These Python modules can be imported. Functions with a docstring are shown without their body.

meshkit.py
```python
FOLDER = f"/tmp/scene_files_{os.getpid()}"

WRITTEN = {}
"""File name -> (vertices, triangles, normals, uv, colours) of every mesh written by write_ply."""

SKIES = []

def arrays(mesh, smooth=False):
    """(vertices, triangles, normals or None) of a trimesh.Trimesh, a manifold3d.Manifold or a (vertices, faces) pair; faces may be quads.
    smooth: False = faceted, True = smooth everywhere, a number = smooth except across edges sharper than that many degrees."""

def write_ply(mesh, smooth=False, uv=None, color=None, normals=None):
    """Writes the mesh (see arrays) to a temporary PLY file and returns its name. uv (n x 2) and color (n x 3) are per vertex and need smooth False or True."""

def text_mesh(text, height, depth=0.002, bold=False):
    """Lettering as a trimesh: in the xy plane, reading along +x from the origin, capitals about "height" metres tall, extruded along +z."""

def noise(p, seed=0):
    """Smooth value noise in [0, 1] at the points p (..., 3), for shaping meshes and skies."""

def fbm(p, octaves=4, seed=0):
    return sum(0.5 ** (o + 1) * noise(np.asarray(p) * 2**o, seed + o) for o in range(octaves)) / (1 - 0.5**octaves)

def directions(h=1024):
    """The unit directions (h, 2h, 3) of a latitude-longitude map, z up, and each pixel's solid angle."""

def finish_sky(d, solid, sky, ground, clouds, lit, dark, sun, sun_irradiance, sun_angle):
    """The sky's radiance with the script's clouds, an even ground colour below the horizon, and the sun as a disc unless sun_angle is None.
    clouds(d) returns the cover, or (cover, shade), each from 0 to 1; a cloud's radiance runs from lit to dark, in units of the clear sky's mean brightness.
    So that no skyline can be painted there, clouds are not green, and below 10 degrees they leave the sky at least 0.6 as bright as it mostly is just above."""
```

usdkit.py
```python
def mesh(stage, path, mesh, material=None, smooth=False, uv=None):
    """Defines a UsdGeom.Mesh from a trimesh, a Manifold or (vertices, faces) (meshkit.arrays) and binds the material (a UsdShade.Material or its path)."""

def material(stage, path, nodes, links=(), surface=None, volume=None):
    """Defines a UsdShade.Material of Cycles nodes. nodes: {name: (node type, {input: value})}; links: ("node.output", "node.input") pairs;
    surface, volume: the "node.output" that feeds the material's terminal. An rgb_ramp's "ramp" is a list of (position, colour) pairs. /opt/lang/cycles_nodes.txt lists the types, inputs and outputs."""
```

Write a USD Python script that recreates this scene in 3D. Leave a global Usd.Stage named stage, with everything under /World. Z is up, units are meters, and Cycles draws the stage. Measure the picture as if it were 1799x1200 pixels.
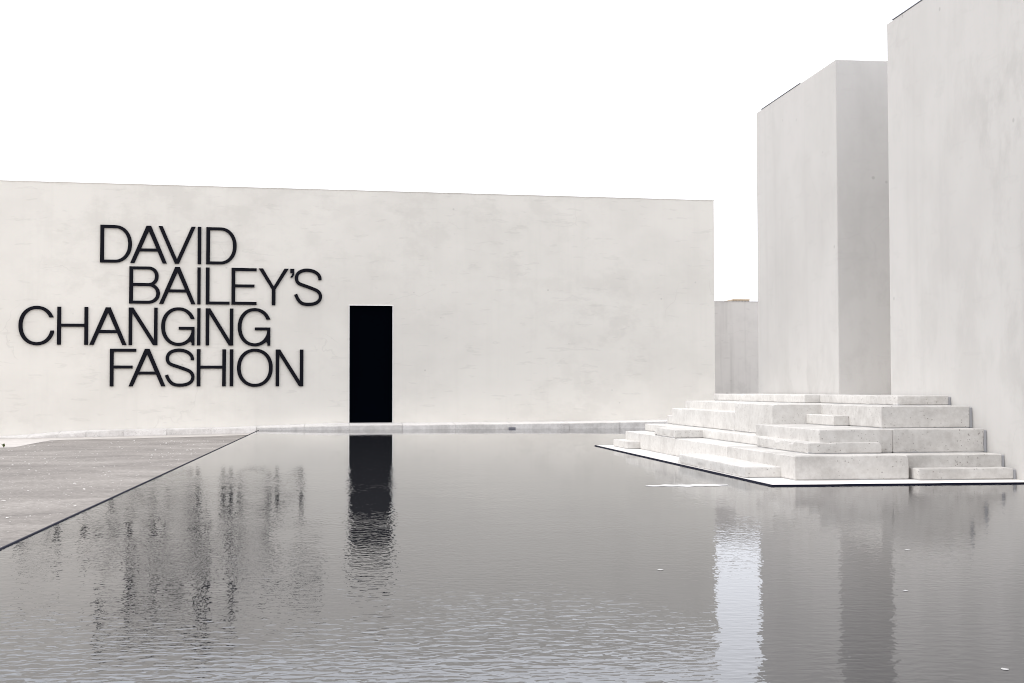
import math, random
import numpy as np
import trimesh, manifold3d as m3
import usdkit, meshkit
from shapely.geometry import Polygon, LineString, Point, box as sbox
from shapely.ops import unary_union
from shapely import affinity
from pxr import Usd, UsdGeom, UsdLux, UsdShade, Gf, Sdf

stage = Usd.Stage.CreateInMemory()
UsdGeom.SetStageUpAxis(stage, UsdGeom.Tokens.z)
UsdGeom.SetStageMetersPerUnit(stage, 1.0)
UsdGeom.Xform.Define(stage, '/World')
LK = '/World/Looks'
UsdGeom.Scope.Define(stage, LK)

# ------------------------------------------------------------------ camera
cam = UsdGeom.Camera.Define(stage, '/World/camera')
cam.CreateHorizontalApertureAttr(36.0)
cam.CreateVerticalApertureAttr(24.0)
cam.CreateFocalLengthAttr(36.0 * 2400.0 / 1799.0)
cam.CreateFStopAttr(0.0)
cam.CreateFocusDistanceAttr(30.0)
cam.CreateExposureAttr(0.0)
R_ = np.array([0.99282625, -0.11955223, -0.00181499])
U_ = np.array([-0.00236645, -0.03482454, 0.99939064])
F_ = np.array([0.11954258, 0.99221697, 0.03485763])
cam.AddTransformOp().Set(Gf.Matrix4d(*R_, 0, *U_, 0, *(-F_), 0, 0, 0, 1.6, 1))

# ------------------------------------------------------------------ sky and veiled sun
SUN_EL, SUN_AZ = math.radians(56), math.atan2(-0.99, 0.10)      # azimuth = atan2(x, y): from the left, a little beyond the picture plane
sky = UsdLux.DomeLight.Define(stage, '/World/sky')
sky.GetPrim().SetCustomDataByKey('kind', 'structure')
sky_mat = usdkit.material(stage, LK + '/sky', {
    'tc': ('texture_coordinate', {}),
    'map': ('mapping', {'scale': (1.0, 1.0, 2.0), 'location': (6.6, 3.0, 5.0)}),
    'n': ('noise_texture', {'scale': 1.3, 'detail': 3.0, 'roughness': 0.4}),
    'cloud': ('rgb_ramp', {'ramp': [(0.26, (13.0, 13.3, 14.3)), (0.46, (16.2, 16.5, 17.6)), (0.7, (18.0, 18.2, 19.2))]}),
    'sky': ('sky_texture', {'sky_type': 'single_scattering', 'sun_disc': False, 'sun_elevation': SUN_EL, 'sun_rotation': SUN_AZ, 'aerosol_density': 3.0}),
    'mix': ('mix', {'mix_type': 'mix', 'fac': 0.93}),
    'bg': ('background_shader', {'strength': 0.1}),
}, [('tc.generated', 'map.vector'), ('map.vector', 'n.vector'), ('n.fac', 'cloud.fac'), ('sky.color', 'mix.color1'), ('cloud.color', 'mix.color2'),
    ('mix.color', 'bg.color')], surface='bg.background')
UsdShade.MaterialBindingAPI.Apply(sky.GetPrim()).Bind(sky_mat)
sun = UsdLux.DistantLight.Define(stage, '/World/sun')
sun.CreateIntensityAttr(0.42)
sun.CreateAngleAttr(14.0)
sun.CreateNormalizeAttr(True)
sun.CreateColorAttr(Gf.Vec3f(1.0, 0.975, 0.945))
sd = np.array([math.sin(SUN_AZ) * math.cos(SUN_EL), math.cos(SUN_AZ) * math.cos(SUN_EL), math.sin(SUN_EL)])
zx = np.cross([0, 0, 1.0], sd); zx /= np.linalg.norm(zx); zy = np.cross(sd, zx)
sun.AddTransformOp().Set(Gf.Matrix4d(*zx, 0, *zy, 0, *sd, 0, 0, 0, 30, 1))

# ------------------------------------------------------------------ helpers
used = {}
def numbered(path):
    k = used.get(path, 0); used[path] = k + 1
    return path if k == 0 else f'{path}_{k:03d}'

def tag(p, label=None, cat=None, group=None, kind=None):
    for k, v in (('label', label), ('category', cat), ('group', group), ('kind', kind)):
        if v: p.SetCustomDataByKey(k, v)
    return p

def thing(name, label=None, cat=None, loc=(0, 0, 0), rotz=0.0, group=None, kind=None):
    x = UsdGeom.Xform.Define(stage, numbered('/World/' + name))
    x.AddTranslateOp().Set(Gf.Vec3d(*loc))
    if rotz: x.AddRotateZOp().Set(math.degrees(rotz))
    return tag(x.GetPrim(), label, cat, group, kind)

def obj(name, mesh, m, parent=None, smooth=False, label=None, cat=None, group=None, kind=None):
    base = parent.GetPath().pathString if parent else '/World'
    g = usdkit.mesh(stage, numbered(base + '/' + name), mesh, m, smooth=smooth)
    return tag(g.GetPrim(), label, cat, group, kind)

def cbox(x0, x1, y0, y1, z0, z1, c=0.012):
    """A box with chamfered edges."""
    lo, hi = np.array([x0, y0, z0]), np.array([x1, y1, z1])
    c = min(c, 0.3 * (hi - lo).min())
    pts = []
    for k in range(3):
        ins = np.full(3, c); ins[k] = 0
        for sx in (0, 1):
            for sy in (0, 1):
                for sz in (0, 1):
                    s = np.array([sx, sy, sz])
                    pts.append(np.where(s == 0, lo + ins, hi - ins))
    return trimesh.convex.convex_hull(np.array(pts))

def worn_box(x0, x1, y0, y1, z0, z1, seed=0, c=0.014):
    """A cast concrete block: chamfered, with slightly wavering edges and small chips."""
    b = cbox(x0, x1, y0, y1, z0, z1, c)
    m = m3.Manifold(m3.Mesh(np.asarray(b.vertices, np.float32), np.asarray(b.faces, np.uint32)))
    m = m.refine_to_length(0.14).to_mesh()
    v, f = np.array(m.vert_properties[:, :3], float), np.array(m.tri_verts)
    t = trimesh.Trimesh(v, f, process=False)
    n = t.vertex_normals
    e = (meshkit.fbm(v * 3.1, 3, seed) - 0.5) * 0.014
    lo, hi = np.array([x0, y0, z0]), np.array([x1, y1, z1])
    near = (np.minimum(v - lo, hi - v) < c * 1.5).sum(1) >= 2
    chip = np.where(near, np.clip(meshkit.noise(v * 6.3, seed + 9) - 0.66, 0, 1) * -0.12, 0)
    keep = v[:, 2] > z0 + 0.01
    v = v + n * ((e + chip) * keep)[:, None]
    return v, f

def strip(a, b):
    """Quads between two polylines of 3D points."""
    a, b = np.asarray(a, float), np.asarray(b, float)
    n = len(a)
    v = np.vstack([a, b])
    q = [[i, i + 1, n + i + 1, n + i] for i in range(n - 1)]
    return v, np.array(q)

# ------------------------------------------------------------------ materials
def mat(name, nodes, links, surface='p.BSDF'):
    return usdkit.material(stage, LK + '/' + name, nodes, links, surface=surface)

def plaster(name, c0, c1, c2, streak=(0.55, 0.55, 0.8), rough=0.85, stain=0.5, bump=0.004, spec=0.2, drip=0.06, crack=0.20, stroke=0.17):
    """Trowelled lime plaster / white concrete: broad clouds, trowel patches, fine grain, a few thin stains."""
    return mat(name, {
        'g': ('geometry', {}),
        'mp': ('mapping', {'scale': streak}),
        'n1': ('noise_texture', {'scale': 0.35, 'detail': 5.0, 'roughness': 0.6}),
        'n2': ('noise_texture', {'scale': 1.5, 'detail': 7.0, 'roughness': 0.68, 'distortion': 0.15}),
        'n4': ('noise_texture', {'scale': 0.16, 'detail': 2.0}),
        'r4': ('rgb_ramp', {'ramp': [(0.42, (0.15, 0.15, 0.15)), (0.62, (1, 1, 1))]}),
        'mm': ('mix', {'mix_type': 'multiply', 'fac': 1.0}),
        'n3': ('noise_texture', {'scale': 35.0, 'detail': 3.0}),
        'r1': ('rgb_ramp', {'ramp': [(0.32, c1), (0.55, c0), (0.75, c0)]}),
        'r2': ('rgb_ramp', {'ramp': [(0.40, (1, 1, 1)), (0.53, (0, 0, 0)), (0.62, (0, 0, 0)), (0.80, (0.55, 0.55, 0.55))]}),
        'bw': ('rgb_to_bw', {}),
        # rain drips, short trowel strokes, a few hairline cracks and pinholes
        'md': ('mapping', {'scale': (2.6, 2.6, 0.10)}), 'nd': ('noise_texture', {'scale': 1.0, 'detail': 5.0, 'roughness': 0.6}),
        'rd': ('rgb_ramp', {'ramp': [(0.52, (0, 0, 0)), (0.72, (drip, drip, drip))]}),
        'mt': ('mapping', {'scale': (0.9, 0.9, 4.5), 'location': (3.1, 0.4, 7.7)}), 'nt': ('noise_texture', {'scale': 1.1, 'detail': 3.0, 'roughness': 0.55, 'distortion': 0.3}),
        'rt': ('rgb_ramp', {'ramp': [(0.61, (0, 0, 0)), (0.68, (stroke, stroke, stroke)), (0.72, (0.4 * stroke, 0.4 * stroke, 0.4 * stroke))]}),
        'nw': ('noise_texture', {'scale': 0.9, 'detail': 4.0}), 'vw': ('vector_math', {'math_type': 'multiply_add', 'vector2': (0.8, 0.8, 0.8)}),
        'vc': ('voronoi_texture', {'feature': 'distance_to_edge', 'scale': 0.22}), 'rc': ('rgb_ramp', {'ramp': [(0.0, (crack, crack, crack)), (0.004, (0, 0, 0))]}),
        'nm': ('noise_texture', {'scale': 0.33, 'detail': 1.0}), 'rm': ('rgb_ramp', {'ramp': [(0.52, (0, 0, 0)), (0.60, (1, 1, 1))]}),
        'cm': ('mix', {'mix_type': 'multiply', 'fac': 1.0}),
        'vp': ('voronoi_texture', {'scale': 1.6}), 'rp': ('rgb_ramp', {'ramp': [(0.0, (0.5, 0.5, 0.5)), (0.05, (0.4, 0.4, 0.4)), (0.08, (0, 0, 0))]}), 'pm': ('mix', {'mix_type': 'multiply', 'fac': 1.0}),
        'l1': ('mix', {'mix_type': 'lighten', 'fac': 1.0}), 'l2': ('mix', {'mix_type': 'lighten', 'fac': 1.0}), 'l3': ('mix', {'mix_type': 'lighten', 'fac': 1.0}), 'lb': ('rgb_to_bw', {}),
        'mix2': ('mix', {'mix_type': 'mix', 'color2': tuple(0.68 * q for q in c2)}),
        'ms': ('math', {'math_type': 'multiply', 'value2': stain}),
        'mix': ('mix', {'mix_type': 'mix', 'color2': c2}),
        'grain': ('mix', {'mix_type': 'multiply', 'fac': 0.10}),
        'b': ('bump', {'strength': 0.6, 'distance': bump}),
        'p': ('principled_bsdf', {'roughness': rough, 'specular_ior_level': spec}),
    }, [('g.position', 'mp.vector'), ('mp.vector', 'n1.vector'), ('mp.vector', 'n2.vector'), ('g.position', 'n3.vector'),
        ('g.position', 'n4.vector'), ('n4.fac', 'r4.fac'), ('n1.fac', 'r1.fac'), ('n2.fac', 'r2.fac'), ('r2.color', 'mm.color1'), ('r4.color', 'mm.color2'), ('mm.color', 'bw.color'), ('bw.val', 'ms.value1'), ('ms.value', 'mix.fac'), ('r1.color', 'mix.color1'),
        ('g.position', 'md.vector'), ('md.vector', 'nd.vector'), ('nd.fac', 'rd.fac'), ('g.position', 'mt.vector'), ('mt.vector', 'nt.vector'), ('nt.fac', 'rt.fac'),
        ('g.position', 'nw.vector'), ('nw.color', 'vw.vector1'), ('g.position', 'vw.vector3'), ('vw.vector', 'vc.vector'), ('vc.distance', 'rc.fac'), ('g.position', 'nm.vector'), ('nm.fac', 'rm.fac'),
        ('rc.color', 'cm.color1'), ('rm.color', 'cm.color2'), ('g.position', 'vp.vector'), ('vp.distance', 'rp.fac'), ('rp.color', 'pm.color1'), ('rm.color', 'pm.color2'),
        ('rd.color', 'l1.color1'), ('rt.color', 'l1.color2'), ('l1.color', 'l2.color1'), ('cm.color', 'l2.color2'), ('l2.color', 'l3.color1'), ('pm.color', 'l3.color2'), ('l3.color', 'lb.color'),
        ('lb.val', 'mix2.fac'), ('mix.color', 'mix2.color1'), ('mix2.color', 'grain.color1'), ('n3.color', 'grain.color2'), ('grain.color', 'p.base_color'), ('n2.fac', 'b.height'), ('b.normal', 'p.normal')])

M = {}
M['wall'] = plaster('wall_plaster', (0.695, 0.662, 0.602), (0.638, 0.607, 0.552), (0.515, 0.488, 0.440), stain=0.30)
M['tower'] = plaster('tower_plaster', (0.57, 0.551, 0.523), (0.515, 0.497, 0.471), (0.43, 0.413, 0.388), streak=(0.7, 0.7, 0.45), stain=0.5, drip=0.08, stroke=0.07, crack=0.10)
M['rear'] = plaster('rear_plaster', (0.60, 0.575, 0.545), (0.52, 0.495, 0.47), (0.40, 0.38, 0.36), streak=(0.8, 0.8, 0.7), stain=0.6, drip=0.3)

def concrete(name, c0, c1, pit, ph):
    return mat(name, {
        'g': ('geometry', {}),
        'off': ('mapping', {'location': (ph, ph * 1.7, ph * 0.6)}),
        'n1': ('noise_texture', {'scale': 1.3, 'detail': 6.0, 'roughness': 0.62}),
        'n2': ('noise_texture', {'scale': 9.0, 'detail': 5.0, 'roughness': 0.7}),
        'vo': ('voronoi_texture', {'scale': 16.0, 'randomness': 1.0}),
        'wn': ('noise_texture', {'scale': 2.2, 'detail': 2.0}),
        'r1': ('rgb_ramp', {'ramp': [(0.36, c1), (0.56, c0)]}),
        'rp': ('rgb_ramp', {'ramp': [(0.12, (1, 1, 1)), (0.21, (0, 0, 0))]}),
        'rw': ('rgb_ramp', {'ramp': [(0.44, (0, 0, 0)), (0.58, (1, 1, 1))]}),
        'pm': ('mix', {'mix_type': 'multiply', 'fac': 1.0}),
        'bw': ('rgb_to_bw', {}),
        'pf': ('math', {'math_type': 'multiply', 'value2': pit}),
        'mix': ('mix', {'mix_type': 'mix', 'color2': (0.30, 0.28, 0.26)}),
        'r2': ('rgb_ramp', {'ramp': [(0.3, (0.86, 0.85, 0.84)), (0.6, (1, 1, 1))]}),
        'mul': ('mix', {'mix_type': 'multiply', 'fac': 1.0}),
        'hs': ('math', {'math_type': 'multiply', 'value2': -1.0}),
        'ha': ('math', {'math_type': 'add'}),
        'b': ('bump', {'strength': 0.7, 'distance': 0.006}),
        'p': ('principled_bsdf', {'roughness': 0.88, 'specular_ior_level': 0.25}),
    }, [('g.position', 'off.vector'), ('off.vector', 'n1.vector'), ('off.vector', 'n2.vector'), ('off.vector', 'vo.vector'), ('off.vector', 'wn.vector'),
        ('n1.fac', 'r1.fac'), ('vo.distance', 'rp.fac'), ('wn.fac', 'rw.fac'), ('rp.color', 'pm.color1'), ('rw.color', 'pm.color2'), ('pm.color', 'bw.color'), ('bw.val', 'pf.value1'),
        ('r1.color', 'mix.color1'), ('pf.value', 'mix.fac'), ('n2.fac', 'r2.fac'), ('mix.color', 'mul.color1'), ('r2.color', 'mul.color2'), ('mul.color', 'p.base_color'),
        ('pf.value', 'hs.value1'), ('hs.value', 'ha.value1'), ('n2.fac', 'ha.value2'), ('ha.value', 'b.height'), ('b.normal', 'p.normal')])

M['block'] = [concrete('block_concrete', (0.625, 0.605, 0.572), (0.55, 0.53, 0.50), 0.8, 0.0),
              concrete('block_concrete_grey', (0.60, 0.58, 0.55), (0.485, 0.466, 0.44), 1.0, 3.7),
              concrete('block_concrete_pale', (0.65, 0.63, 0.597), (0.58, 0.56, 0.53), 0.7, 8.1)]
M['plinth'] = concrete('plinth_concrete', (0.78, 0.75, 0.715), (0.72, 0.69, 0.655), 0.3, 5.2)
M['kerb'] = [concrete('kerb_concrete', (0.66, 0.63, 0.595), (0.52, 0.495, 0.465), 0.8, 1.3), concrete('kerb_concrete_worn', (0.70, 0.67, 0.635), (0.56, 0.53, 0.50), 0.9, 6.6)]
M['ledge'] = concrete('ledge_concrete', (0.80, 0.77, 0.735), (0.70, 0.675, 0.64), 0.4, 2.2)
M['apron'] = concrete('apron_concrete', (0.54, 0.505, 0.47), (0.46, 0.43, 0.40), 0.4, 4.4)
M['filler'] = mat('joint_and_contact_grey', {'p': ('principled_bsdf', {'base_color': (0.36, 0.36, 0.37), 'roughness': 0.9})}, [])  # grey of the joint strips, and of the contact shade lines under the blocks
M['letter'] = mat('black_lacquer', {'p': ('principled_bsdf', {'base_color': (0.0055, 0.0055, 0.0085), 'roughness': 0.55, 'specular_ior_level': 0.06})}, [])
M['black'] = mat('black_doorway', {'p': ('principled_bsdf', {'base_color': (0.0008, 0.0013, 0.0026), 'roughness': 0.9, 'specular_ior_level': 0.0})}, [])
M['frame'] = mat('white_frame', {'p': ('principled_bsdf', {'base_color': (0.72, 0.70, 0.67), 'roughness': 0.5})}, [])
M['steel'] = mat('dark_steel', {'p': ('principled_bsdf', {'base_color': (0.006, 0.007, 0.020), 'roughness': 0.6, 'specular_ior_level': 0.12})}, [])
M['flash'] = mat('lead_flashing', {'p': ('principled_bsdf', {'base_color': (0.24, 0.24, 0.27), 'roughness': 0.6})}, [])
M['ochre'] = mat('ochre_paint', {'p': ('principled_bsdf', {'base_color': (0.42, 0.34, 0.25), 'roughness': 0.7})}, [])
M['ochre_wall'] = mat('far_render', {'p': ('principled_bsdf', {'base_color': (0.60, 0.50, 0.40), 'roughness': 0.8})}, [])
M['dark_glass'] = mat('dark_opening', {'p': ('principled_bsdf', {'base_color': (0.05, 0.05, 0.06), 'roughness': 0.3})}, [])
M['leaf'] = mat('weed_leaf', {'p': ('principled_bsdf', {'base_color': (0.09, 0.12, 0.03), 'roughness': 0.6})}, [])
M['pebble'] = mat('white_pebble', {'p': ('principled_bsdf', {'base_color': (0.62, 0.59, 0.555), 'roughness': 0.8})}, [])
M['water_streak'] = mat('pale_streak', {'p': ('principled_bsdf', {'base_color': (0.80, 0.79, 0.78), 'roughness': 0.6})}, [])
M['floor'] = mat('pool_base', {'p': ('principled_bsdf', {'base_color': (0.02, 0.02, 0.022), 'roughness': 0.7})}, [])
M['asphalt'] = mat('worn_asphalt', {
    'g': ('geometry', {}),
    'ms': ('mapping', {'scale': (0.4, 0.55, 1.0)}),
    'n1': ('noise_texture', {'scale': 0.9, 'detail': 6.0, 'roughness': 0.65, 'distortion': 0.4}),
    'n2': ('noise_texture', {'scale': 9.0, 'detail': 7.0, 'roughness': 0.85}),
    'vo': ('voronoi_texture', {'scale': 11.0}),
    'r1': ('rgb_ramp', {'ramp': [(0.3, (0.175, 0.159, 0.145)), (0.5, (0.245, 0.224, 0.204)), (0.7, (0.325, 0.299, 0.274))]}),
    'r2': ('rgb_ramp', {'ramp': [(0.36, (0.66, 0.65, 0.64)), (0.64, (1.22, 1.22, 1.22))]}),
    'mul': ('mix', {'mix_type': 'multiply', 'fac': 1.0}),
    'rv': ('rgb_ramp', {'ramp': [(0.0, (1, 1, 1)), (0.10, (1, 1, 1)), (0.16, (0, 0, 0))]}),
    'wc': ('rgb_to_bw', {}),
    'vcb': ('rgb_to_bw', {}),
    'th': ('math', {'math_type': 'greater_than', 'value2': 0.68}),
    'fm': ('math', {'math_type': 'multiply'}),
    'mix': ('mix', {'mix_type': 'mix', 'color2': (0.62, 0.59, 0.56)}),
    'b': ('bump', {'strength': 0.8, 'distance': 0.012}),
    'p': ('principled_bsdf', {'roughness': 0.9, 'specular_ior_level': 0.3}),
}, [('g.position', 'ms.vector'), ('ms.vector', 'n1.vector'), ('g.position', 'n2.vector'), ('g.position', 'vo.vector'), ('n1.fac', 'r1.fac'), ('n2.fac', 'r2.fac'),
    ('r1.color', 'mul.color1'), ('r2.color', 'mul.color2'), ('vo.distance', 'rv.fac'), ('rv.color', 'wc.color'), ('vo.color', 'vcb.color'), ('vcb.val', 'th.value1'),
    ('wc.val', 'fm.value1'), ('th.value', 'fm.value2'), ('mul.color', 'mix.color1'), ('fm.value', 'mix.fac'), ('mix.color', 'p.base_color'), ('n2.fac', 'b.height'), ('b.normal', 'p.normal')])
M['ground'] = mat('bare_ground', {'g': ('geometry', {}), 'n': ('noise_texture', {'scale': 0.2, 'detail': 5.0}),
    'r': ('rgb_ramp', {'ramp': [(0.3, (0.30, 0.28, 0.26)), (0.7, (0.42, 0.40, 0.37))]}), 'p': ('principled_bsdf', {'roughness': 0.95})},
    [('g.position', 'n.vector'), ('n.fac', 'r.fac'), ('r.color', 'p.base_color')])

# water: still under the far wall and in the lee of the steps, wind-ruffled in the open middle of the pool
M['water'] = mat('pool_water', {
    'g': ('geometry', {}),
    'sx': ('separate_xyz', {}),
    'rot': ('mapping', {'rotation': (0, 0, 0.22), 'scale': (0.62, 1.0, 1.0)}),
    'rot2': ('mapping', {'rotation': (0, 0, -0.30), 'scale': (1.5, 0.6, 1.0)}),
    'w1': ('noise_texture', {'scale': 11.0, 'detail': 1.5, 'roughness': 0.5, 'distortion': 0.35}),
    'w2': ('noise_texture', {'scale': 13.0, 'detail': 1.5, 'roughness': 0.5}),
    'c2': ('map_range', {'range_type': 'smoothstep', 'from_min': 8.5, 'from_max': 13.0, 'to_min': 0.2, 'to_max': 0.85, 'clamp': True}),
    'w3': ('noise_texture', {'scale': 1.1, 'detail': 2.0}),
    'cn': ('map_range', {'range_type': 'smoothstep', 'from_min': 8.0, 'from_max': 12.5, 'to_min': 1.45, 'to_max': 1.0, 'clamp': True}),
    'm0': ('math', {'math_type': 'multiply'}),
    'pn': ('noise_texture', {'scale': 0.28, 'detail': 3.0, 'roughness': 0.55}),
    # calm towards the steps (x) and towards the far wall (y)
    'cx': ('map_range', {'range_type': 'smoothstep', 'from_min': 1.8, 'from_max': 3.8, 'to_min': 1.0, 'to_max': 0.45, 'clamp': True}),
    'cy': ('map_range', {'range_type': 'smoothstep', 'from_min': 24.0, 'from_max': 33.0, 'to_min': 1.0, 'to_max': 0.12, 'clamp': True}),
    'cp': ('map_range', {'range_type': 'smoothstep', 'from_min': 0.38, 'from_max': 0.62, 'to_min': 0.55, 'to_max': 1.3, 'clamp': True}),
    'm1': ('math', {'math_type': 'multiply'}),
    'm2': ('math', {'math_type': 'multiply'}),
    's2': ('math', {'math_type': 'multiply'}),
    'a1': ('math', {'math_type': 'add'}),
    's3': ('math', {'math_type': 'multiply', 'value2': 0.5}),
    'h': ('math', {'math_type': 'multiply'}),
    'a2': ('math', {'math_type': 'add'}),
    'b': ('bump', {'strength': 1.0, 'distance': 0.0029}),
    'p': ('principled_bsdf', {'base_color': (0.012, 0.012, 0.013), 'roughness': 0.015, 'ior': 1.35}),
}, [('g.position', 'sx.vector'), ('g.position', 'rot.vector'), ('g.position', 'rot2.vector'), ('rot.vector', 'w1.vector'), ('rot2.vector', 'w2.vector'), ('g.position', 'w3.vector'),
    ('g.position', 'pn.vector'), ('sx.x', 'cx.value'), ('sx.y', 'cy.value'), ('pn.fac', 'cp.value'), ('sx.y', 'cn.value'), ('cy.result', 'm0.value1'), ('cn.result', 'm0.value2'), ('cx.result', 'm1.value1'), ('m0.value', 'm1.value2'),
    ('m1.value', 'm2.value1'), ('cp.result', 'm2.value2'), ('sx.y', 'c2.value'), ('c2.result', 's2.value2'), ('w2.fac', 's2.value1'), ('w1.fac', 'a1.value1'), ('s2.value', 'a1.value2'),
    ('a1.value', 'h.value1'), ('m2.value', 'h.value2'), ('h.value', 'b.height'), ('b.normal', 'p.normal')])

# ------------------------------------------------------------------ ground, pool, paving
def interp_line(pts, x):
    p = np.asarray(pts, float)
    return np.interp(x, p[:, 0], p[:, 1])

WA = 0.08686390993317616                                  # the long wall's angle to the pool's axes
wd, wn = np.array([math.cos(WA), math.sin(WA), 0]), np.array([-math.sin(WA), math.cos(WA), 0])
D0 = np.array([0.9, 55.9, 0.0])                           # a point of the wall's face, at the doorway
wallY = lambda x: D0[1] + (x - D0[0]) * math.tan(WA)
KERB_FOOT = [(-12.2, -0.246), (-11.0, -0.235), (-10.0, -0.216), (-8.95, -0.203), (-6.83, -0.166), (-3.8, -0.114), (-3.4, -0.1)]
KERB_TOP = [(-60, -0.236), (-12.17, -0.214), (-11.57, -0.147), (-11.05, -0.106), (-10.0, -0.019), (-8.96, 0.028), (-6.83, 0.055), (-3.57, 0.079), (0.09, 0.157), (4.3, 0.186), (8.93, 0.217), (13.18, 0.28), (16.8, 0.32), (30, 0.34)]
WALL_BASE = [(-60, -0.2), (-14.2, -0.199), (-13.27, -0.205), (-12.66, -0.147), (-12.1, -0.103), (-11.07, -0.008), (-10.0, 0.041), (-7.85, 0.073), (-4.53, 0.123), (-0.82, 0.2425), (3.5, 0.2445), (8.36, 0.254), (12.9, 0.297), (16.7, 0.335), (30, 0.36)]
kerbY = lambda x: np.where(np.asarray(x) < -3.6, 54.8 + 0.085 * (np.asarray(x) + 3.6), 54.8)
EDGE_X = -3.45                                            # the pool's left side
def smooth(t): t = np.clip(t, 0, 1); return t * t * (3 - 2 * t)
def groundz(x, y):
    d = 0.01 - interp_line(KERB_FOOT, x)
    return 0.01 - d * smooth((np.asarray(y) - 43.5) / 11.0)

obj('ground', (np.array([[-1500, -1500, -0.9], [1500, -1500, -0.9], [1500, 1500, -0.9], [-1500, 1500, -0.9]]), np.array([[0, 1, 2, 3]])), M['ground'], kind='structure')
def sheet(xs, ys, zf, skip=None):
    X, Y = np.meshgrid(xs, ys, indexing='ij')
    v = np.stack([X.ravel(), Y.ravel(), zf(X.ravel(), Y.ravel())], 1)
    n = len(ys); q = []
    for i in range(len(xs) - 1):
        for j in range(n - 1):
            q.append([i * n + j, (i + 1) * n + j, (i + 1) * n + j + 1, i * n + j + 1])
    return v, np.array(q)
xs = np.concatenate([np.linspace(-60, -14, 12)[:-1], np.linspace(-14, EDGE_X - 0.022, 30)])
ys = np.concatenate([np.linspace(-12, 43, 28)[:-1], np.linspace(43, 54.9, 30)])
obj('asphalt_yard', sheet(xs, ys, groundz), M['asphalt'], smooth=True, kind='structure')
obj('forecourt_paving', cbox(EDGE_X, 11.53, -12, 1.6, -0.4, 0.03), M['apron'], kind='structure')

# pale concrete strip along the kerb: lies on the yard, widens at the left
inner = [(-60.0, 37.5), (-9.25, 37.6), (-9.15, 39.6), (-9.25, 42.2), (-9.3, 44.8), (-8.2, 46.6), (-6.6, 48.4), (-5.0, 50.2), (-3.52, 52.0)]
ip = LineString(inner)
px_ = [np.array(ip.interpolate(t, normalized=True).coords[0]) for t in np.concatenate([np.linspace(0, .78, 14)[:-1], np.linspace(.78, 1, 26)])]
rows = []
for k, p in enumerate(px_):
    q = np.array([p[0] if p[0] < -9.26 else np.interp(k, [13, 38], [-13.5, -3.52]), 0]); q[1] = float(kerbY(q[0])) - 0.004
    if p[0] < -9.26 and p[1] < 40: q = np.array([p[0], float(kerbY(p[0]))])
    rows.append([p * (1 - t) + q * t for t in np.linspace(0, 1, 9)])
A = np.array(rows); A = np.concatenate([A, (groundz(A[..., 0], A[..., 1]) + 0.006)[..., None]], -1)
nq = A.shape[1]
obj('concrete_strip', (A.reshape(-1, 3), np.array([[i * nq + j, i * nq + j + 1, (i + 1) * nq + j + 1, (i + 1) * nq + j] for i in range(len(A) - 1) for j in range(nq - 1)])), M['apron'], smooth=True, kind='structure')

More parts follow.
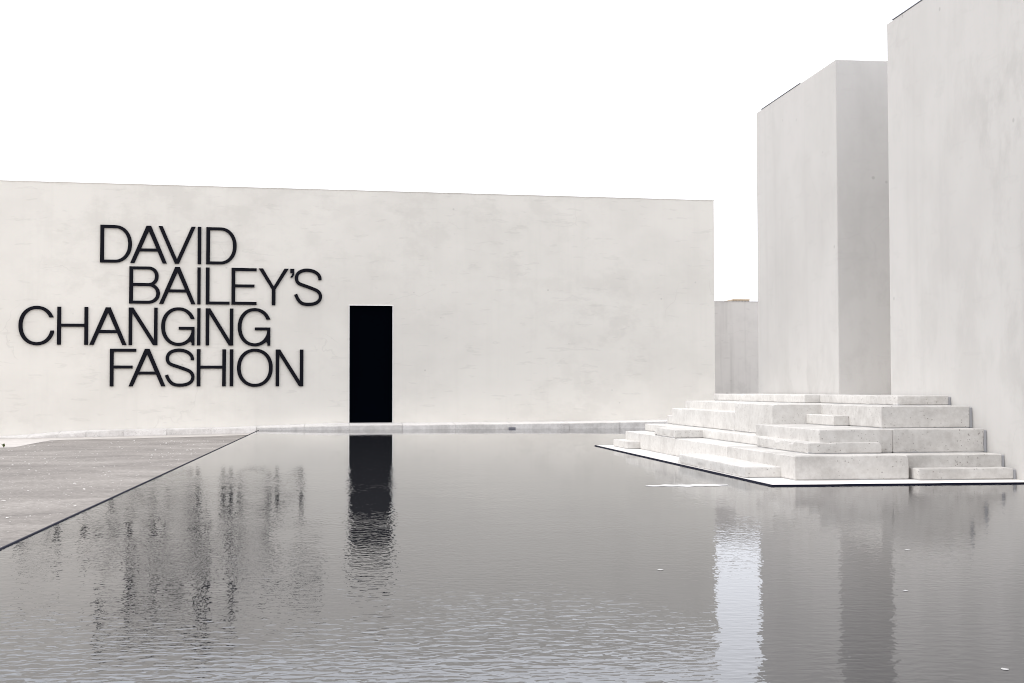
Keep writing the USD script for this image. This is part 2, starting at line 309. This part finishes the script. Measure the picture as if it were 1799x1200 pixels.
# pool: water sheet, steel edge, base
WX = 11.53                                                # the plane of the tall walls' left faces
obj('pool_water', (np.array([[EDGE_X, 1.6, 0], [24, 1.6, 0], [24, 54.8, 0], [EDGE_X, 54.8, 0]]), np.array([[0, 1, 2, 3]])), M['water'], kind='structure')
obj('pool_basin', cbox(EDGE_X, 24, 1.6, 54.8, -0.5, -0.3), M['floor'], kind='structure')
pe = thing('pool_edging', 'thin black steel edging along the left side of the pool against the grey yard', 'edging')
ylist = [1.6, 14.0, 26.0, 38.0, 50.0, 54.6]
for i in range(len(ylist) - 1):
    obj('edge_bar', cbox(EDGE_X - 0.022, EDGE_X, ylist[i] + 0.003, ylist[i + 1] - 0.003, -0.3, 0.013, 0.003), M['steel'], pe)

# ------------------------------------------------------------------ the long wall with its doorway and lettering
S0, S1 = -46.0, 14.82                                     # along the wall, from D0
DL, DR, DZ0, DZ1 = -0.831, 0.932, 0.2435, 5.013
TOPZ = 9.70
hall = thing('exhibition_hall', 'long low cream plastered hall with one tall black doorway behind the pool', 'building', D0, WA)
def manbox(x0, x1, y0, y1, z0, z1):
    return m3.Manifold.cube([x1 - x0, y1 - y0, z1 - z0]).translate([x0, y0, z0])
body = manbox(S0, S1, 0, 14, -1.2, TOPZ) - manbox(DL, DR, -1, 0.9, DZ0, DZ1)
obj('wall', body, M['wall'], hall)
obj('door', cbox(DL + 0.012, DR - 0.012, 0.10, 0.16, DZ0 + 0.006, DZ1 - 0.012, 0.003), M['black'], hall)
fr = 0.03
obj('door_frame', manbox(DL - fr, DR + fr, -0.022, 0.06, DZ0 + 0.002, DZ1 + fr) - manbox(DL + 0.004, DR - 0.004, -1, 1, DZ0 - 0.5, DZ1 - 0.004), M['frame'], hall)
obj('coping', cbox(S0 - 0.01, S1 + 0.012, -0.014, 0.5, TOPZ + 0.002, TOPZ + 0.03, 0.004), M['wall'], hall)

# lettering ---------------------------------------------------------
T, TH = 0.100, 0.080                                      # stem and bar, in cap heights
def pl(*pts): return Polygon(pts)
def stroke(pts, w): return LineString(pts).buffer(w / 2, cap_style=2, join_style=1, resolution=12)
def ell(cx, cy, a, b, n=72):
    t = np.linspace(0, 2 * math.pi, n, endpoint=False)
    # a superellipse, a little squarer than an ellipse, like the grotesque face on the wall
    e = 2 / 2.12
    return Polygon(np.stack([cx + a * np.sign(np.cos(t)) * np.abs(np.cos(t)) ** e, cy + b * np.sign(np.sin(t)) * np.abs(np.sin(t)) ** e], 1))
OV = 0.018                                                # overshoot of round letters
def bowl(x0, x1, y0, y1, flat, t=T, th=TH):
    """The right half of a D or B: a straight run, then a round end."""
    def half(a0, a1, b0, b1, fl):
        cy, ry, rx = (b0 + b1) / 2, (b1 - b0) / 2, a1 - fl
        an = np.linspace(-math.pi / 2, math.pi / 2, 30); e = 2 / 2.1
        arc = [(fl + rx * abs(math.cos(q)) ** e, cy + ry * np.sign(math.sin(q)) * abs(math.sin(q)) ** e) for q in an]
        return Polygon([(a0, b0)] + arc + [(a0, b1)])
    return half(x0, x1, y0, y1, flat).difference(half(x0 - 1, x1 - t, y0 + th, y1 - th, flat))
def glyph(ch, w):
    if ch == 'I': return sbox(0, 0, w, 1)
    if ch == 'L': return unary_union([sbox(0, 0, T, 1), sbox(0, 0, w, TH)])
    if ch == 'E': return unary_union([sbox(0, 0, T, 1), sbox(0, 0, w, TH), sbox(0, 1 - TH, w, 1), sbox(0, 0.475, w * 0.915, 0.475 + TH)])
    if ch == 'F': return unary_union([sbox(0, 0, T, 1), sbox(0, 1 - TH, w, 1), sbox(0, 0.475, w * 0.865, 0.475 + TH)])
    if ch == 'H': return unary_union([sbox(0, 0, T, 1), sbox(w - T, 0, w, 1), sbox(0, 0.475, w, 0.475 + TH)])
    if ch == 'N':
        return unary_union([sbox(0, 0, 0.093, 1), sbox(w - 0.093, 0, w, 1), pl((0, 1), (0.118, 1), (w, 0), (w - 0.118, 0))])
    if ch == 'A':
        a = 0.062; q = 0.112; c = w / 2
        return unary_union([pl((0, 0), (q, 0), (c + a, 1), (c - a, 1)), pl((w - q, 0), (w, 0), (c + a, 1), (c - a, 1)), sbox(w * 0.24, 0.315, w * 0.76, 0.315 + TH)]).intersection(pl((0, 0), (w, 0), (c + a, 1), (c - a, 1)))
    if ch == 'V':
        a = 0.054; q = 0.108; c = w / 2
        return unary_union([pl((0, 1), (q, 1), (c + a, 0), (c - a, 0)), pl((w - q, 1), (w, 1), (c + a, 0), (c - a, 0))])
    if ch == 'Y':
        c = w / 2; q = 0.118
        return unary_union([sbox(c - T / 2, 0, c + T / 2, 0.45), pl((0, 1), (q, 1), (c + T / 2, 0.43), (c, 0.37), (c - T / 2, 0.43)), pl((w, 1), (w - q, 1), (c - T / 2, 0.43), (c, 0.37), (c + T / 2, 0.43))])
    if ch == 'D': return unary_union([sbox(0, 0, T, 1), bowl(0.02, w, 0, 1, w * 0.46)])
    if ch == 'B':
        return unary_union([sbox(0, 0, T, 1), bowl(0.02, w * 0.955, 0.475, 1, w * 0.62), bowl(0.02, w, 0, 0.555, w * 0.60)])
    if ch == 'O':
        return ell(w / 2, 0.5, w / 2, 0.5 + OV).difference(ell(w / 2, 0.5, w / 2 - T * 1.03, 0.5 + OV - TH * 1.05))
    if ch == 'C':
        W_ = w * 1.03
        o = ell(W_ / 2, 0.5, W_ / 2, 0.5 + OV).difference(ell(W_ / 2, 0.5, W_ / 2 - T * 1.05, 0.5 + OV - TH * 1.05))
        o = o.difference(sbox(W_ * 0.52, 0.375, 2, 0.715))
        return o.difference(sbox(w, -1, 2, 2))
    if ch == 'G':
        W_ = w * 1.04
        o = ell(W_ / 2, 0.5, W_ / 2, 0.5 + OV).difference(ell(W_ / 2, 0.5, W_ / 2 - T * 1.05, 0.5 + OV - TH * 1.05))
        o = o.difference(sbox(W_ * 0.52, 0.40, 2, 0.705)).difference(sbox(w, -1, 2, 2))
        o = o.difference(sbox(w - 0.072, -1, 2, 0.5))
        return unary_union([o, sbox(w * 0.525, 0.415, w, 0.415 + TH), sbox(w - 0.078, 0.0, w, 0.45), pl((w - 0.078, 0.45), (w - 0.078, 0.06), (w - 0.135, 0.13), (w - 0.10, 0.25))])
    if ch == 'S':
        hw = w / 2; t2 = 0.088 / 2
        top = [(w - 0.035 - t2 + 0.012, 0.700), (w - 0.10, 0.835), (w - 0.21, 0.925), (hw + 0.01, 0.968), (hw - 0.16, 0.948), (0.105, 0.865), (0.068, 0.745), (0.105, 0.632), (0.235, 0.560), (hw, 0.508)]
        bot = [(hw, 0.508), (w - 0.235, 0.450), (w - 0.105, 0.378), (w - 0.050, 0.262), (w - 0.085, 0.138), (w - 0.20, 0.058), (hw + 0.03, 0.032), (hw - 0.17, 0.062), (0.115, 0.165), (0.048, 0.305)]
        from scipy.interpolate import CubicSpline
        pts = np.array(top + bot[1:]); d = np.r_[0, np.cumsum(np.linalg.norm(np.diff(pts, axis=0), axis=1))]
        c = CubicSpline(d, pts)(np.linspace(0, d[-1], 90))
        return stroke(c, 0.09)
    if ch == "'":
        h = 0.255
        return unary_union([sbox(0, 1 - 0.115, 0.115 if w > 0.115 else w, 1), pl((w - 0.055, 0.89), (w, 0.89), (w - 0.004, 1 - 0.17), (w - 0.035, 1 - 0.225), (0.012, 1 - h), (0.012, 1 - h + 0.045), (w - 0.075, 1 - 0.185), (w - 0.057, 1 - 0.14))])
WORDS = [
    ('DAVID', 6.591, 8.075, [(-10.581, -9.375), (-9.44, -8.034), (-8.368, -6.936), (-6.855, -6.715), (-6.524, -5.331)]),
    ("BAILEY'S", 4.990, 6.463, [(-9.471, -8.292), (-8.328, -6.926), (-6.86, -6.727), (-6.529, -5.598), (-5.531, -4.54), (-4.466, -3.271), (-3.215, -3.052), (-3.067, -1.928)]),
    ('CHANGING', 3.358, 4.838, [(-13.593, -12.277), (-12.164, -11.003), (-10.96, -9.552), (-9.48, -8.375), (-8.244, -6.953), (-6.857, -6.725), (-6.527, -5.448), (-5.278, -3.994)]),
    ('FASHION', 1.735, 3.211, [(-10.177, -9.18), (-9.468, -8.059), (-8.095, -6.935), (-6.862, -5.728), (-5.58, -5.44), (-5.299, -3.89), (-3.777, -2.677)]),
]
LABEL = ['black raised letters spelling DAVID, the topmost row of lettering on the cream wall',
         "black raised letters spelling BAILEY'S, the second row of lettering on the cream wall",
         'black raised letters spelling CHANGING, the third and widest row of lettering on the cream wall',
         'black raised letters spelling FASHION, the lowest row of lettering on the cream wall']
def letter_mesh(poly):
    poly = poly.buffer(0)
    parts = [trimesh.creation.extrude_polygon(p, 0.045) for p in (poly.geoms if poly.geom_type == 'MultiPolygon' else [poly])]
    return trimesh.util.concatenate(parts)
for (word, z0, z1, spans), lab in zip(WORDS, LABEL):
    cap = z1 - z0
    o0 = D0 + wd * spans[0][0]
    sign = thing('wall_lettering', lab, 'lettering', (o0[0], o0[1], z0), WA)
    for ch, (a, b) in zip(word, spans):
        g = affinity.scale(glyph(ch, (b - a) / cap), cap, cap, origin=(0, 0))
        m = letter_mesh(g)
        v = m.vertices.copy()
        # x along the wall, the letter's height up, its thickness out of the wall with a 25 mm standoff
        m.vertices = np.stack([v[:, 0] + a - spans[0][0], -0.014 - v[:, 2], v[:, 1]], 1)
        m.invert() if m.volume < 0 else None
        nm = 'apostrophe' if ch == "'" else 'letter_' + ch.lower()
        obj(nm, m, M['letter'], sign)

# ------------------------------------------------------------------ kerb in front of the hall
kerb = thing('kerb', kind='structure')
kx = [-60, -40, -25, -17, -12.17, -11.05, -10.0, -8.6, -7.0, -5.3, -3.57, -1.7, 0.1, 2.2, 4.3, 6.6, 8.93, 11.0, 13.18, 15.0, 16.8, 24, 30]
for i in range(len(kx) - 1):
    x = np.linspace(kx[i] + 0.006, kx[i + 1] - 0.006, 4)
    bx_ = x - 0.02
    yk = kerbY(x); yw = np.array([wallY(t) for t in x]) - 0.004
    zt, zb = interp_line(KERB_TOP, x), interp_line(WALL_BASE, x)
    wob = (meshkit.noise(np.stack([x * 1.7, yk, zt], 1), 4) - 0.5) * 0.02
    c = 0.02
    P0 = np.stack([x, yk, np.full_like(x, -0.6)], 1)
    P1 = np.stack([x, yk + 0.004, zt - c + wob], 1)
    P2 = np.stack([x, yk + c, zt + wob], 1)
    P3 = np.stack([x, yk + 0.16, zt + wob + (zb - zt) * 0.1], 1)
    P4 = np.stack([x, yw, zb], 1)
    def cap_(j): return np.array([P0[j], P1[j], P2[j], P3[j], P4[j]])
    rows_ = [P0, P1, P2, P3]
    vs, fs, o = [], [], 0
    for a_, b_ in zip(rows_[:-1], rows_[1:]):
        v, q = strip(a_, b_); vs.append(v); fs.append(q + o); o += len(v)
    st = obj('kerb_stone', (np.vstack(vs), np.vstack(fs)), M['kerb'][i % 2], kerb)
    obj('ledge', strip(P3, P4), M['ledge'], st)
# small dark grille at the kerb's foot
gr = thing('drain_grille', 'small dark metal grille at the foot of the kerb right of the doorway', 'grille', (6.6, 54.79, 0.0))
obj('grille_frame', manbox(-0.14, 0.14, -0.03, 0.02, 0.004, 0.064) - manbox(-0.125, 0.125, -1, 0.0, 0.016, 0.052), M['flash'], gr)
for k in range(7):
    x = -0.11 + k * 0.0366
    obj('bar', cbox(x - 0.008, x + 0.008, -0.024, -0.006, 0.014, 0.054, 0.002), M['flash'], gr)

# ------------------------------------------------------------------ stepped platform of concrete blocks
GAP = 0.058
WR = WX - GAP
Z = [0.02, 0.217, 0.44, 0.639, 0.866, 1.075, 1.275, 1.462]
plat = thing('stepped_platform', 'white stepped platform of stacked concrete blocks rising from the pool to the tall walls', 'steps', (6.93, 21.84, 0.0))
OFF = np.array([6.93, 21.84, 0.0])
bk = 0.004
base_blk = cbox(6.946, WX - 0.003, 21.842, 37.959, -0.45, Z[0], 0.006)
base_blk.apply_translation(-OFF)
obj('base_slab', base_blk, M['plinth'], plat)
for (x0, x1, y0, y1) in ((6.912, WX - 0.003, 21.808, 21.840), (6.912, 6.944, 21.8405, 37.99), (6.9445, WX - 0.003, 37.961, 37.99)):
    b = cbox(x0, x1, y0, y1, -0.45, Z[0] + 0.002, 0.003); b.apply_translation(-OFF)
    obj('edge_bar', b, M['steel'], plat)
BL = [  # x0, x1, y0, y1, z-from, z-to, tone, end
    (9.754, WR, 22.545, 23.6, 0, 1, 1), (9.697, WR, 22.963, 25.0, 0, 2, 1),
    (7.637, 9.692, 22.803, 27.0, 0, 2, 1), (7.637, 9.2, 27.004, 31.458, 0, 2, 2), (7.637, 9.2, 31.462, 35.40, 0, 2, 0), (7.637, 9.2, 35.404, 37.2, 0, 2, 2),
    (6.985, 7.66, 23.577, 28.55, 0, 1, 2), (7.299, 7.66, 35.33, 37.2, 0, 1, 0),
    (8.10, 9.468, 23.464, 26.5, 2, 3, 1),
    (7.639, 8.35, 31.458, 33.6, 2, 3, 0), (8.315, 9.8, 25.0, 33.4, 2, 3, 2), (8.19, 9.8, 33.404, 37.2, 2, 3, 0),
    (8.372, 9.742, 23.627, 27.46, 2, 4, 1), (9.746, WR, 23.627, 27.9, 2, 4, 1),
    (8.82, 9.6, 36.45, 37.2, 3, 4, 2),
    (8.712, WR, 27.42, 30.15, 3, 6, 0), (8.709, 10.8, 30.154, 36.2, 3, 5, 2),
    (9.437, 9.765, 25.811, 27.5, 4, 5, 0),
    (9.758, WR, 24.193, 27.5, 4, 6, 1), (9.22, WR, 30.153, 36.7, 4.5, 6, 2),
    (10.453, WR, 25.09, 29.443, 6, 7, 1), (10.107, WR, 29.447, 37.0, 6, 7, 2),
]
for i, (x0, x1, y0, y1, a, b, tone) in enumerate(BL):
    za = Z[a] if isinstance(a, int) else 0.9
    v, f = worn_box(x0, x1, y0, y1, za + 0.011, Z[b], seed=20 + i)
    bo = obj('block', (v - OFF, f), M['block'][tone], plat, smooth=35)
    cs = cbox(x0 + 0.016, x1 - 0.016, y0 + 0.016, y1 - 0.016, za - 0.004, za + 0.03, 0.003); cs.apply_translation(-OFF)
    obj('contact_strip', cs, M['filler'], bo)  # strip added for the dark contact shade and grime line under each block
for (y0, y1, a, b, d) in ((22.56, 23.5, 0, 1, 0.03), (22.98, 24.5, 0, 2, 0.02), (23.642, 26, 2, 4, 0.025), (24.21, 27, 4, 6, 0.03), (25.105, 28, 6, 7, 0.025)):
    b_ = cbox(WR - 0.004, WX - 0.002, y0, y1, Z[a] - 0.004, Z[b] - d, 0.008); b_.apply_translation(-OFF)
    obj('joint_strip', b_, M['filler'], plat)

# ------------------------------------------------------------------ tall walls on the right, tower behind them, low wall at the back
big = thing('tall_wall', 'tallest pale concrete wall block at the right edge, beside the steps', 'wall', (WX, 28.03, 0))
obj('wall_body', cbox(0, 9.0, -22.0, 0, -0.6, 9.455, 0.012), M['tower'], big)
obj('flashing', cbox(-0.012, 0.10, -22.0, -0.30, 9.457, 9.474, 0.003), M['flash'], big)
tow = thing('concrete_tower', 'pale windowless concrete tower standing behind the gap beside the tallest wall', 'tower', (WX, 31.14, 0))
obj('tower_body', cbox(0, 9.0, 0, 6.37, -0.6, 9.437, 0.012), M['tower'], tow)
obj('flashing', cbox(-0.012, 0.10, 2.6, 5.9, 9.439, 9.455, 0.003), M['flash'], tow)
land = obj('landing', cbox(WX + 0.002, WX + 9, 28.034, 31.136, -0.5, 1.45, 0.004), M['plinth'], label='pale floor of the narrow gap between the tall wall and the tower', cat='floor', kind='structure')
bw = thing('rear_wall', 'low grey weathered wall seen through the gap between the hall and the tower', 'wall', (13.0, 65.0, 0))
obj('wall_body', cbox(0, 16, 0, 0.35, -0.9, 5.86, 0.01), M['rear'], bw)
obj('capping', cbox(-0.02, 16.02, -0.02, 0.37, 5.862, 5.885, 0.004), M['rear'], bw)

# ochre roof edge of a distant building showing above the low wall
far = thing('distant_building', 'ochre roof edge of a distant building just above the low grey wall', 'building', (43.2, 150.0, 0))
obj('wall', cbox(0.1, 1.9, 0.25, 8.0, -0.9, 11.05, 0.02), M['ochre_wall'], far)
obj('roof', cbox(0, 2.0, 0, 8.3, 11.55, 11.74, 0.03), M['ochre'], far)
for k in range(6):
    obj('post', cbox(0.04 + k * 0.36, 0.18 + k * 0.36, 0.2, 0.36, 10.9, 11.548, 0.01), M['dark_glass'], far)

# ------------------------------------------------------------------ small things
rng = np.random.default_rng(7)
# white grit and pebbles strewn over the yard
ico = trimesh.creation.icosphere(0)
vs, fs, o = [], [], 0
for k in range(1500):
    y = 14 + 30 * rng.random() ** 1.3
    x = EDGE_X - 0.2 - rng.random() * 8.5
    s = 0.005 + 0.018 * rng.random() ** 6
    v = ico.vertices * (s * np.array([1.3, 1.1, 0.55])) * rng.uniform(0.75, 1.25, (len(ico.vertices), 1))
    a = rng.random() * 6.28
    v = v @ np.array([[math.cos(a), -math.sin(a), 0], [math.sin(a), math.cos(a), 0], [0, 0, 1]]).T + [x, y, float(groundz(x, y)) + s * 0.3]
    vs.append(v); fs.append(ico.faces + o); o += len(v)
obj('grit', (np.vstack(vs), np.vstack(fs)), M['pebble'], label='white grit and small pebbles strewn over the grey yard', cat='grit', kind='stuff')

# a weed in the joint between the pale strip and the asphalt
weed = thing('weed', 'tiny green weed growing where the pale strip meets the grey yard, at the far left', 'weed', (-9.33, 38.85, 0.024))
for k in range(11):
    a, L, h = rng.random() * 6.28, rng.uniform(0.05, 0.12), rng.uniform(0.05, 0.13)
    d, s_ = np.array([math.cos(a), math.sin(a), 0]), np.array([-math.sin(a), math.cos(a), 0]) * 0.022
    pts = np.array([[0, 0, 0], d * L * 0.5 + s_ + [0, 0, h * 0.8], d * L + [0, 0, h], d * L * 0.5 - s_ + [0, 0, h * 0.8], d * L * 0.5 + [0, 0, h * 0.7]])
    obj('leaf', (pts, np.array([[0, 1, 4], [1, 2, 4], [2, 3, 4], [3, 0, 4]])), M['leaf'], weed)

# flat white streak and flecks on the water
n = 26
t = np.linspace(0, 1, n)
x = 4.88 + 1.40 * t
yc = 22.12 + 0.05 * np.sin(t * 5) - 0.10 * np.exp(-((t - 0.47) / 0.12) ** 2) + 0.09 * t
wdt = 0.36 * np.sin(np.pi * np.clip(t, 0.02, 0.98)) ** 0.5 * (0.75 + 0.4 * np.sin(t * 17) ** 2)
a_ = np.stack([x, yc - wdt * 0.6, np.full(n, 0.004)], 1); b_ = np.stack([x, yc + wdt * 0.6, np.full(n, 0.004)], 1)
obj('white_streak', strip(a_, b_), M['water_streak'], label='thin white streak on the pool in front of the steps', cat='water_streak')
M['fleck'] = mat('pale_fleck', {'p': ('principled_bsdf', {'base_color': (0.42, 0.41, 0.40), 'roughness': 0.7})}, [])
FL = [(2.753, 11.911, 0.026, 'white fleck floating alone in the middle of the pool'),
      (5.52, 13.05, 0.028, 'white fleck floating on the dark reflection below the steps, the farther one of two'),
      (4.39, 10.42, 0.020, 'white fleck floating on the dark reflection below the steps, the nearer one of two'),
      (3.72, 7.45, 0.020, 'pale fleck floating in the bottom right corner of the pool')]
for x, y, s, lab in FL:
    an = np.linspace(0, 2 * math.pi, 9)[:-1]
    rr = s * rng.uniform(0.8, 1.2, 8)
    pts = [(0, 0, 0.007)] + [(1.1 * r * math.cos(q), 1.5 * r * math.sin(q), 0.002) for r, q in zip(rr, an)]
    pr = obj('floating_fleck', (np.array(pts) + [x, y, 0], np.array([[0, i + 1, (i + 1) % 8 + 1] for i in range(8)])), M['fleck'], smooth=True, label=lab, cat='fleck')
